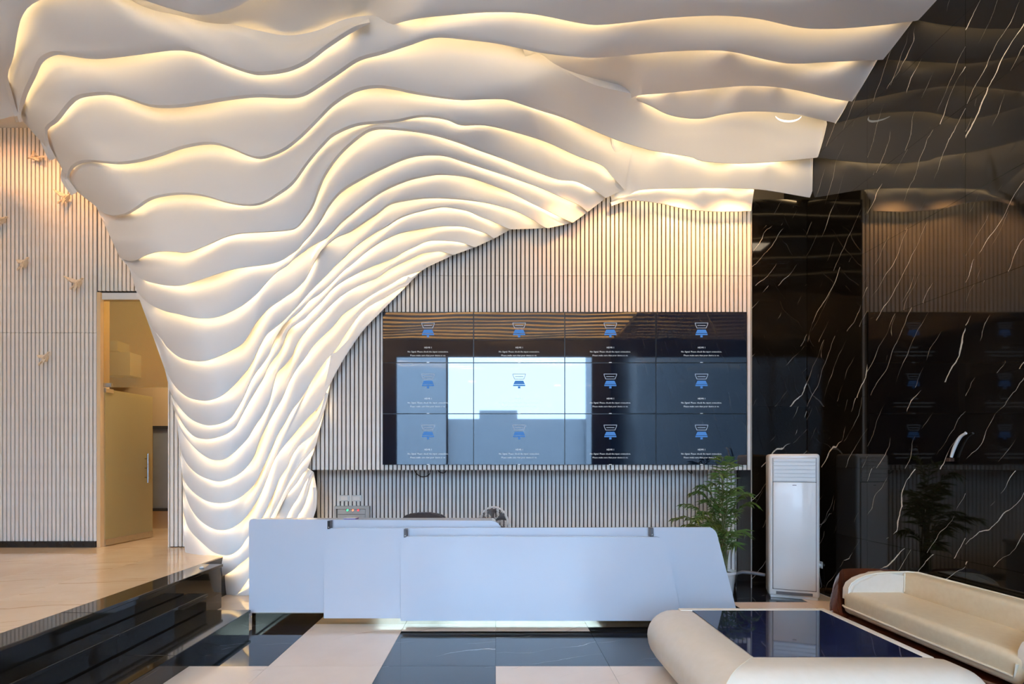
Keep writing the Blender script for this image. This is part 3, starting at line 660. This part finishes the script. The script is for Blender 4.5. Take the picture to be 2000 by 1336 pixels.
box('page_block', XW(675, YD+.33), XW(697, YD+.33), YD+.268, YD+.388, zt+.014, zt+.02, M['white_plastic'], t)

# ------------------------------------------------------------------ swivel chair behind the desk
cxx, cyy = XW(829, 6.75), 6.75
ch = thing('office_chair', (cxx, cyy, 0), 'dark brown leather swivel chair behind the reception desk', 'chair')
zt_ = ZW(1001, cyy); hw = XW(876, cyy)-cxx
prof = [(-hw, zt_-.12), (-hw*.9, zt_-.055), (-hw*.66, zt_-.018), (-hw*.25, zt_), (hw*.25, zt_), (hw*.66, zt_-.018), (hw*.9, zt_-.055), (hw, zt_-.12), (hw*.92, .62), (hw*.7, .56), (-hw*.7, .56), (-hw*.92, .62)]
prism('backrest', [(cxx+a, cyy-.05, z) for a, z in prof], (0, .10, 0), M['leather_brown'], ch, .02)
box('seat', cxx-.26, cxx+.26, cyy-.5, cyy-.02, .42, .53, M['leather_brown'], ch, .035, 3)
tube('gas_column', [(cxx, cyy-.25, .1), (cxx, cyy-.25, .42)], .03, M['chrome'], ch, 10)
for k in range(5):
    a = k*2*math.pi/5+.3; e = (cxx+.29*math.cos(a), cyy-.25+.29*math.sin(a), .075)
    lg_ = tube('base_arm', [(cxx, cyy-.25, .12), e], [.028, .018], M['black_plastic'], ch, 8)
    bm = bmesh.new(); bmesh.ops.create_uvsphere(bm, u_segments=10, v_segments=8, radius=.03, matrix=Matrix.Translation((e[0], e[1], .03))); bm_obj('castor', bm, M['black_plastic'], lg_, True)
for s in (-1, 1):
    tube('armrest', [(cxx+s*.24, cyy-.1, .48), (cxx+s*.30, cyy-.12, .62), (cxx+s*.30, cyy-.20, .68), (cxx+s*.30, cyy-.42, .68)], .022, M['black_plastic'], ch, 8)

# ------------------------------------------------------------------ pedestal fan
fy = 6.5; fx, fz, fr = XW(964, fy), ZW(1019, fy), 28.5*fy/F
fn = thing('pedestal_fan', (fx+.02, fy, 0), 'white pedestal fan with dark round grille behind the desk', 'fan')
fd = Vector((-.30, -1, .08)).normalized(); fu = fd.cross(Vector((0, 0, 1))).normalized(); fv = fu.cross(fd)*-1
if fv.z < 0: fv = -fv
fc = Vector((fx, fy, fz))
def circ(r, off, n=40): return [fc+fd*off+(fu*math.cos(2*math.pi*k/n)+fv*math.sin(2*math.pi*k/n))*r for k in range(n+1)]
bm = bmesh.new(); add_tube(bm, circ(fr, .0), .011, 8, False); bm_obj('rim', bm, M['white_plastic'], fn, True)
bm = bmesh.new()
for r, o_ in ((.30, .055), (.55, .05), (.78, .038)): add_tube(bm, circ(fr*r, o_, 30), .0016, 4, False)
for k in range(44):
    a = 2*math.pi*k/44; a2 = a+.5
    d0 = fu*math.cos(a)+fv*math.sin(a); d1 = fu*math.cos(a+.25)+fv*math.sin(a+.25); d2 = fu*math.cos(a2)+fv*math.sin(a2)
    add_tube(bm, [fc+fd*.058+d0*fr*.2, fc+fd*.05+d1*fr*.6, fc+fd*.006+d2*fr*.97], .0014, 3, False)
bm_obj('grille', bm, M['grey_plastic'], fn)
bm = bmesh.new()
for k in range(44):
    a = 2*math.pi*k/44
    d0 = fu*math.cos(a)+fv*math.sin(a); add_tube(bm, [fc-fd*.075+d0*fr*.2, fc-fd*.06+d0*fr*.75, fc-fd*.004+d0*fr*.97], .0014, 3, False)
bm_obj('rear_grille', bm, M['black_plastic'], fn)
bm = bmesh.new(); add_tube(bm, [fc+fd*.052, fc+fd*.066], [fr*.26, fr*.24], 20); bm_obj('hub_cap', bm, M['white_plastic'], fn, True, .6)
for k in range(5):
    a = 2*math.pi*k/5; bm = bmesh.new(); vv = []
    for rr in (.16, .45, .8, .9):
        for da_, off in ((-.30*rr, .02), (0, .0), (.42*rr+.12, -.022)):
            d = fu*math.cos(a+da_)+fv*math.sin(a+da_); vv.append(bm.verts.new(fc+d*fr*rr+fd*off))
    for i in range(3):
        for j in range(2): bm.faces.new((vv[i*3+j], vv[i*3+j+1], vv[i*3+j+4], vv[i*3+j+3]))
    b_ = bm_obj('blade', bm, M['grey_plastic'], fn, True); so = b_.modifiers.new('thick', 'SOLIDIFY'); so.thickness = .003
bm = bmesh.new(); add_tube(bm, [fc-fd*.05, fc-fd*.17], [.055, .04], 16); bm_obj('motor_housing', bm, M['white_plastic'], fn, True, .7)
pz = fc-fd*.11
tube('pole', [(pz.x, pz.y, .03), (pz.x, pz.y, fz-.03)], .014, M['white_plastic'], fn, 10)
lathe('base', [(.17, 0), (.17, .012), (.14, .028), (.03, .04), (.02, .06)], (pz.x, pz.y, 0), M['white_plastic'], fn)
box('switch_box', fx+fr-.005, fx+fr+.03, fy-.01, fy+.03, ZW(1035, fy), ZW(1022, fy), M['white_plastic'], fn, .003, 1)

# ------------------------------------------------------------------ electrical box, sockets, cables on the recessed wall
yw = YR-.004
ex0, ex1, ez1 = XW(656, yw), XW(724, yw), ZW(988, yw)
eb = thing('electrical_box', ((ex0+ex1)/2, yw, ez1-.55), 'grey electrical box with three indicator lamps on the lower slatted wall', 'electrical box')
bm = bmesh.new()
for a in ((ex0, ex0+.03, ez1-.55, ez1), (ex1-.05, ex1, ez1-.55, ez1), (ex0+.03, ex1-.05, ez1-.035, ez1), (ex0+.03, ex1-.05, ez1-.55, ez1-.5)):
    add_box(bm, a[0], a[1], yw-.09, yw, a[2], a[3])
bm_obj('casing', bm, M['grey_metal'], eb)
box('door', ex0+.045, ex1-.055, yw-.075, yw-.02, ez1-.5, ez1-.04, M['grey_metal'], eb, .003, 1)
box('seam', ex0+.05, ex1-.06, yw-.078, yw-.074, ez1-.115, ez1-.11, M['black_plastic'], eb)
for pxl, m_ in ((678.5, 'green_led'), (689, 'orange_led'), (699.5, 'red_led')):
    bm = bmesh.new(); x = XW(pxl, yw-.08); z = ZW(996.5, yw-.08)
    add_tube(bm, [(x, yw-.072, z), (x, yw-.082, z)], .014, 12); b_ = bm_obj('indicator_lamp', bm, M[m_], eb, True, .6)
    bm = bmesh.new(); add_tube(bm, [(x+.02*math.cos(k*.3927), yw-.078, z+.02*math.sin(k*.3927)) for k in range(17)], .003, 5, False); bm_obj('lamp_ring', bm, M['chrome'], b_, True)
for a, lb_ in ((673, 'blank cream socket plate nearer the sculpture, above the electrical box'), (697, 'blank cream socket plate nearer the screens, above the electrical box')):
    x = XW(a, yw); z = ZW(973, yw)
    t = thing('socket_plate', (x, yw, z), lb_, 'socket', 'socket plates on the lower wall')
    box('plate', x-.069, x+.069, yw-.010, yw-.001, z-.043, z+.043, M['white_plastic'], t, .004, 2); box('insert', x-.05, x+.05, yw-.013, yw-.009, z-.03, z+.03, M['slat'], t, .002, 1)
def sag(pts, n=14):
    q = resample([(a, b) for a, b in pts], n); return [P(a, b, YR-.06) for a, b, _ in q]
tag(tube('cable_loop', sag([(808, 912), (811, 922), (820, 930), (830, 931), (839, 926), (842, 912)]), .006, M['black_plastic'], None, 6), 'wide black cable loop hanging under the wall of screens', 'cable')
tag(tube('cable_loop', sag([(853, 912), (857, 921), (864, 924), (870, 922), (873, 912)], 10), .006, M['black_plastic'], None, 6), 'small black cable loop hanging beside the wide one', 'cable')
tag(tube('cable_loop', sag([(1338, 912), (1343, 919), (1352, 926), (1349, 914)], 10), .006, M['black_plastic'], None, 6), 'short black cable end under the screens near the palm', 'cable')

# ------------------------------------------------------------------ potted palm
ppx, ppy = XW(1412, 6.55), 6.55
pl = thing('potted_palm', (ppx, ppy, 0), 'green feathery palm in a white pot between desk and pillar', 'plant')
lathe('pot', [(.10, 0), (.115, .02), (.145, .27), (.155, .28), (.155, .31), (.14, .31), (.13, .27)], (ppx, ppy, 0), M['white_plastic'], pl)
lathe('soil', [(.128, 0), (.128, .012), (.02, .02)], (ppx, ppy, .265), M['soil'], pl, 16)
random.seed(11)
def frond(tip, h0, droop):
    base = Vector((ppx+random.uniform(-.05, .05), ppy+random.uniform(-.05, .05), .27)); tip = Vector(tip)
    mid = Vector((base.x*.72+tip.x*.28, base.y*.72+tip.y*.28, max(tip.z, h0)+droop))
    pts = [base*(1-t)**2+mid*2*t*(1-t)+tip*t*t for t in [i/20 for i in range(21)]]
    st_ = tube('stem', pts, [.007-.005*i/20 for i in range(21)], M['stem'], pl, 5)
    bm = bmesh.new()
    for i in range(8, 21):
        p = pts[i]; tg = (pts[min(i+1, 20)]-pts[i-1]).normalized(); sd = tg.cross(Vector((0, 0, 1)))
        sd = sd.normalized() if sd.length > .1 else Vector((1, 0, 0))
        for s in (-1, 1):
            for q in range(1 if i % 2 else 2):
                ln = random.uniform(.11, .2)*(1 if i < 18 else .7); d = (sd*s*random.uniform(.6, 1)+tg*random.uniform(.45, .9)+Vector((0, 0, random.uniform(-.45, .15)))).normalized()
                wd_ = d.cross(Vector((random.uniform(-.4, .4), random.uniform(-.4, .4), 1))).normalized()*.0085
                a = p; b = p+d*ln*.45; c = p+d*ln+Vector((0, 0, -.25*ln))
                v = [bm.verts.new(x) for x in (a-wd_*.3, b-wd_, c, b+wd_, a+wd_*.3)]; bm.faces.new(v)
    f = bm_obj('leaflets', bm, M['leaf'], st_)
tips = [(1318, 1012), (1335, 985), (1352, 962), (1365, 950), (1390, 945), (1405, 928), (1412, 893), (1425, 905), (1440, 955), (1462, 965), (1475, 985), (1340, 1025), (1372, 1000), (1380, 975), (1430, 1000), (1455, 1040), (1400, 990), (1420, 960), (1360, 1015), (1385, 1030), (1440, 1065), (1425, 1040)]
for a, b in tips:
    y = 6.55+random.uniform(-.3, .3); frond(P(a, b, y), 0, random.uniform(.02, .18))

# ------------------------------------------------------------------ floor standing air conditioner
ay = 6.52; acx = XW(1546, ay)
ac = thing('air_conditioner', (acx, ay, 0), 'tall white floor standing air conditioner in front of black marble', 'air conditioner', None, 0)
Ra = Matrix.Translation((acx, ay, 0)) @ Matrix.Rotation(math.radians(-20), 4, 'Z')
aw = .276; ah = ZW(887, ay)
box('body', -aw, aw, -.17, .12, .02, ah, M['white_plastic'], ac, .035, 4, Ra)
box('foot', -aw+.02, aw-.02, -.16, .16, 0, .03, M['white_plastic'], ac, .005, 1, Ra)
fp = box('front_panel', -aw+.045, aw-.045, -.183, -.16, .11, ah-.345, M['white_plastic'], ac, .008, 2, Ra)
box('panel_groove', -aw+.036, aw-.036, -.1712, -.16, .10, ah-.045, M['grey_plastic'], ac, .004, 1, Ra)
gr = box('outlet_frame', -aw+.045, aw-.045, -.176, -.16, ah-.34, ah-.052, M['white_plastic'], ac, .003, 1, Ra)
for k in range(6):
    z = ah-.335+k*.047
    box('louvre', -aw+.05, aw-.05, -.184, -.165, z+.004, z+.043, M['white_plastic'], gr, .003, 1, Ra @ Matrix.Translation((0, 0, 0)))
box('logo', -.022, .022, -.1845, -.182, ah-.385, ah-.377, M['grey_plastic'], fp, 0, 1, Ra)
box('base_vent', -aw+.08, aw-.08, -.176, -.16, .045, .08, M['grey_plastic'], ac, .002, 1, Ra)
tag(tube('drain_hose', [P(1494, 1123, 6.64), P(1488, 1122, 6.65), P(1470, 1119, 6.68), P(1450, 1117, 6.7), P(1438, 1121, 6.72), G(1433, 1138, .02)], .022, M['grey_plastic'], None, 8), 'grey wrapped hose running from air conditioner to the palm pot', 'hose')
# socket on the marble side wall
sy_ = XR*F/(1603-CX); sz_ = ZW(1103, sy_)
t = thing('wall_socket', (XR, sy_, sz_), 'white socket with plug on the black marble beside air conditioner', 'socket')
box('plate', XR-.009, XR-.0005, sy_-.043, sy_+.043, sz_-.043, sz_+.043, M['white_plastic'], t, .003, 1)
box('plug', XR-.045, XR-.009, sy_-.02, sy_+.02, sz_-.018, sz_+.014, M['white_plastic'], t, .006, 2)
tag(tube('power_cord', [(XR-.03, sy_, sz_-.018), (XR-.03, sy_-.02, sz_-.1), (XR-.02, sy_-.05, .1), (XR-.05, sy_+.0, .012), (acx+.3, ay-.02, .012)], .004, M['grey_plastic'], None, 6), 'thin grey power cord hanging from the marble wall socket', 'cord')
# curved reflection in the side wall, built as a white rod
def onwall(px, py, d=.03):
    Y = (XR-d)*F/(px-CX); return (XR-d, Y, ZW(py, Y))
rod = resample([(1858, 893), (1862, 880), (1869, 864), (1877, 852), (1887, 846)], 14)
t = thing('curved_reflection', onwall(1859, 893, 0), 'curved white rod standing in for a reflection in black marble', 'mirror_image')
tube('rod', [onwall(a, b) for a, b, _ in rod], [.011+.003*math.sin(i/13*3.14) for i in range(14)], M['white_plastic'], t, 8)
q = onwall(1859, 897, 0); box('foot', XR-.045, XR-.0005, q[1]-.03, q[1]+.015, q[2]-.02, q[2]+.012, M['leather_brown'], t, .004, 1)
# little white button on the top step
q = G(394, 1109.5, PLAT_Z)
tag(lathe('step_button', [(.022, 0), (.024, .006), (.018, .016), (.006, .02)], (q[0], q[1], PLAT_Z), M['white_plastic'], None, 14), 'small white button lying on top granite step', 'button')

# ------------------------------------------------------------------ sofa along the marble wall
sf = thing('sofa', (3.7, 4.2, 0), 'cream leather sofa with red brown wooden shell by the marble wall', 'sofa')
y0s, y1s = 3.40, 5.02; ycs = (y0s+y1s)/2; hy = (y1s-y0s)/2+.31
XF, XBK = 3.38, 4.04
# wooden shell: bowl on a super-ellipse plan; low along the front, high round ends and back
bm = bmesh.new(); rings = []; NK = 64
for z, sc in ((.05, .80), (.10, .88), (.18, .95), (.28, .99), (.36, 1.0), (.45, .985), (.53, .96), (.60, .92)):
    ring_ = []
    for k in range(NK):
        a = 2*math.pi*k/NK; e = 2/3.2
        cx_ = math.copysign(abs(math.cos(a))**e, math.cos(a)); sy2 = math.copysign(abs(math.sin(a))**e, math.sin(a))
        x = 3.66+cx_*.475*sc; y = ycs+sy2*hy*sc; zz = z
        if z > .2:
            front = sm((-cx_-.05)/.6)*sm((.97-abs(sy2))/.12)
            zz = z-(z-.2)*front*.97
        ring_.append(bm.verts.new((min(x, XR-.03), y, zz)))
    rings.append(ring_)
inn = [bm.verts.new((3.66+(v.co.x-3.66)*.93, ycs+(v.co.y-ycs)*.955, .19)) for v in rings[-1]]
rings.append(inn)
for a, b in zip(rings, rings[1:]):
    for k in range(NK): bm.faces.new((a[k], a[(k+1) % NK], b[(k+1) % NK], b[k]))
bm.faces.new(rings[0][::-1]); bm.faces.new(inn)
bm_obj('wooden_shell', bm, M['wood'], sf, True, 1.0)
for (a, b) in ((3.45, 3.6), (3.9, 3.6), (3.45, 4.8), (3.9, 4.8)): box('foot', a-.04, a+.04, b-.04, b+.04, 0, .06, M['black_plastic'], sf)
bm = bmesh.new(); add_box(bm, XF, 3.93, y0s-.06, y1s+.08, .20, .42, .055, 4); bm_obj('seat_cushion', bm, M['cream_leather'], sf, True, 1)
bm = bmesh.new(); add_box(bm, 3.91, XBK+.03, y0s-.03, y1s+.06, .34, .61, .045, 4); bm_obj('back_cushion', bm, M['cream_leather'], sf, True, 1)
def arm(ya, yb):
    prof = [(3.95, .60), (3.78, .602), (3.66, .592), (3.56, .572), (3.48, .54), (3.42, .495), (3.395, .44), (3.39, .34), (3.95, .34)]
    bm = bmesh.new(); add_prism(bm, [(x, ya, z) for x, z in prof], (0, yb-ya, 0))
    bmesh.ops.bevel(bm, geom=[e for e in bm.edges if abs(e.verts[0].co.y-e.verts[1].co.y) < 1e-5], offset=.025, segments=3, affect='EDGES')
    return bm_obj('arm_cushion', bm, M['pale_leather'], sf, True, .9)
arm(y1s-.02, y1s+.11); arm(y0s-.11, y0s+.02)
tube('piping', [(XF+.01, y1s+.075, .27), (XF-.004, y1s+.03, .265), (XF-.006, ycs, .262), (XF-.004, y0s, .27), (XF-.004, y0s-.02, .36)], .009, M['piping'], sf, 6)
def arm_pipe(y): return [(3.392, y, .45), (3.42, y, .50), (3.48, y, .545), (3.56, y, .577), (3.66, y, .597), (3.78, y, .607), (3.96, y, .612)]
tube('piping', arm_pipe(y1s+.0)[:]+[(XBK-.015, y1s-.05, .615), (XBK-.01, ycs, .615), (XBK-.015, y0s, .615)], .008, M['piping'], sf, 6)
tube('piping', [(3.91, y1s-.03, .605), (3.905, y1s-.03, .43)], .007, M['piping'], sf, 6)

# ------------------------------------------------------------------ low table with padded rolls
A0 = (1.62, 3.28); A1 = (2.68, 4.30); ZT = .45
tb = thing('coffee_table', (2.1, 3.7, 0), 'low square table with blue black stone top and cream padded rolls', 'table')
box('stone_top', A0[0], A1[0], A0[1], A1[1], ZT-.03, ZT-.004, M['stone_top'], tb)
box('base', A0[0]-.05, A1[0]-.02, A0[1]-.05, A1[1]-.03, 0, .10, M['black_plastic'], tb)
box('body', A0[0]-.12, A1[0]+.03, A0[1]-.12, A1[1]+.03, .10, ZT-.03, M['pale_leather'], tb, .01, 1)
box('rim_strip', A1[0], A1[0]+.065, A0[1]-.02, A1[1]+.065, ZT-.16, ZT, M['pale_leather'], tb, .012, 2)
box('rim_strip', A0[0]-.1, A1[0], A1[1], A1[1]+.065, ZT-.16, ZT, M['pale_leather'], tb, .012, 2)
rp = [(0, ZT-.05), (0, ZT-.008), (.02, ZT)] + [(.16+.22*math.sin(a), ZT-.215+.215*math.cos(a)) for a in [i*math.pi/14 for i in range(0, 13)]] + [(.10, .05), (.0, .06)]
def roll(name, pos, N):
    """pos(d, z, i) gives the world point of profile point at offset d for station i"""
    bm = bmesh.new(); rings = [[bm.verts.new(pos(d, z, i)) for d, z in rp] for i in range(N)]
    n = len(rp)
    for a, b in zip(rings, rings[1:]):
        for k in range(n): bm.faces.new((a[k], a[(k+1) % n], b[(k+1) % n], b[k]))
    bm.faces.new(rings[0][::-1]); bm.faces.new(rings[-1])
    return bm_obj(name, bm, M['pale_leather'], tb, True, 1.2)
def endscale(i, N):   # stations that round the free end off
    t = [1, 1, 1, 1, .98, .93, .84, .70, .50][:]; return t
st_l = [0, .3, .6, .85, .93, 1.0, 1.04, 1.07, 1.085]; sc_l = [1, 1, 1, 1, .985, .94, .86, .74, .55]
zc = .22
def pos_left(d, z, i):
    if i == 0: return (A0[0]-d, A0[1]-d*.98, z)
    s = sc_l[i]; return (A0[0]-d*s, A0[1]+(A1[1]-A0[1]+.05)*st_l[i], zc+(z-zc)*(s if z < ZT+1 else 1))
roll('padded_roll', pos_left, 9)
def pos_near(d, z, i):
    if i == 0: return (A0[0]-d, A0[1]-d*.98, z)
    s = sc_l[i]; return (A0[0]+(A1[0]-A0[0]+.02)*st_l[i]*1.09, A0[1]-d*s, zc+(z-zc)*s)
roll('padded_roll', pos_near, 9)
tube('seam', [(A0[0]-d*1.0, A0[1]-d*.98, z+.001) for d, z in rp[2:12]], .003, M['piping'], tb, 5)
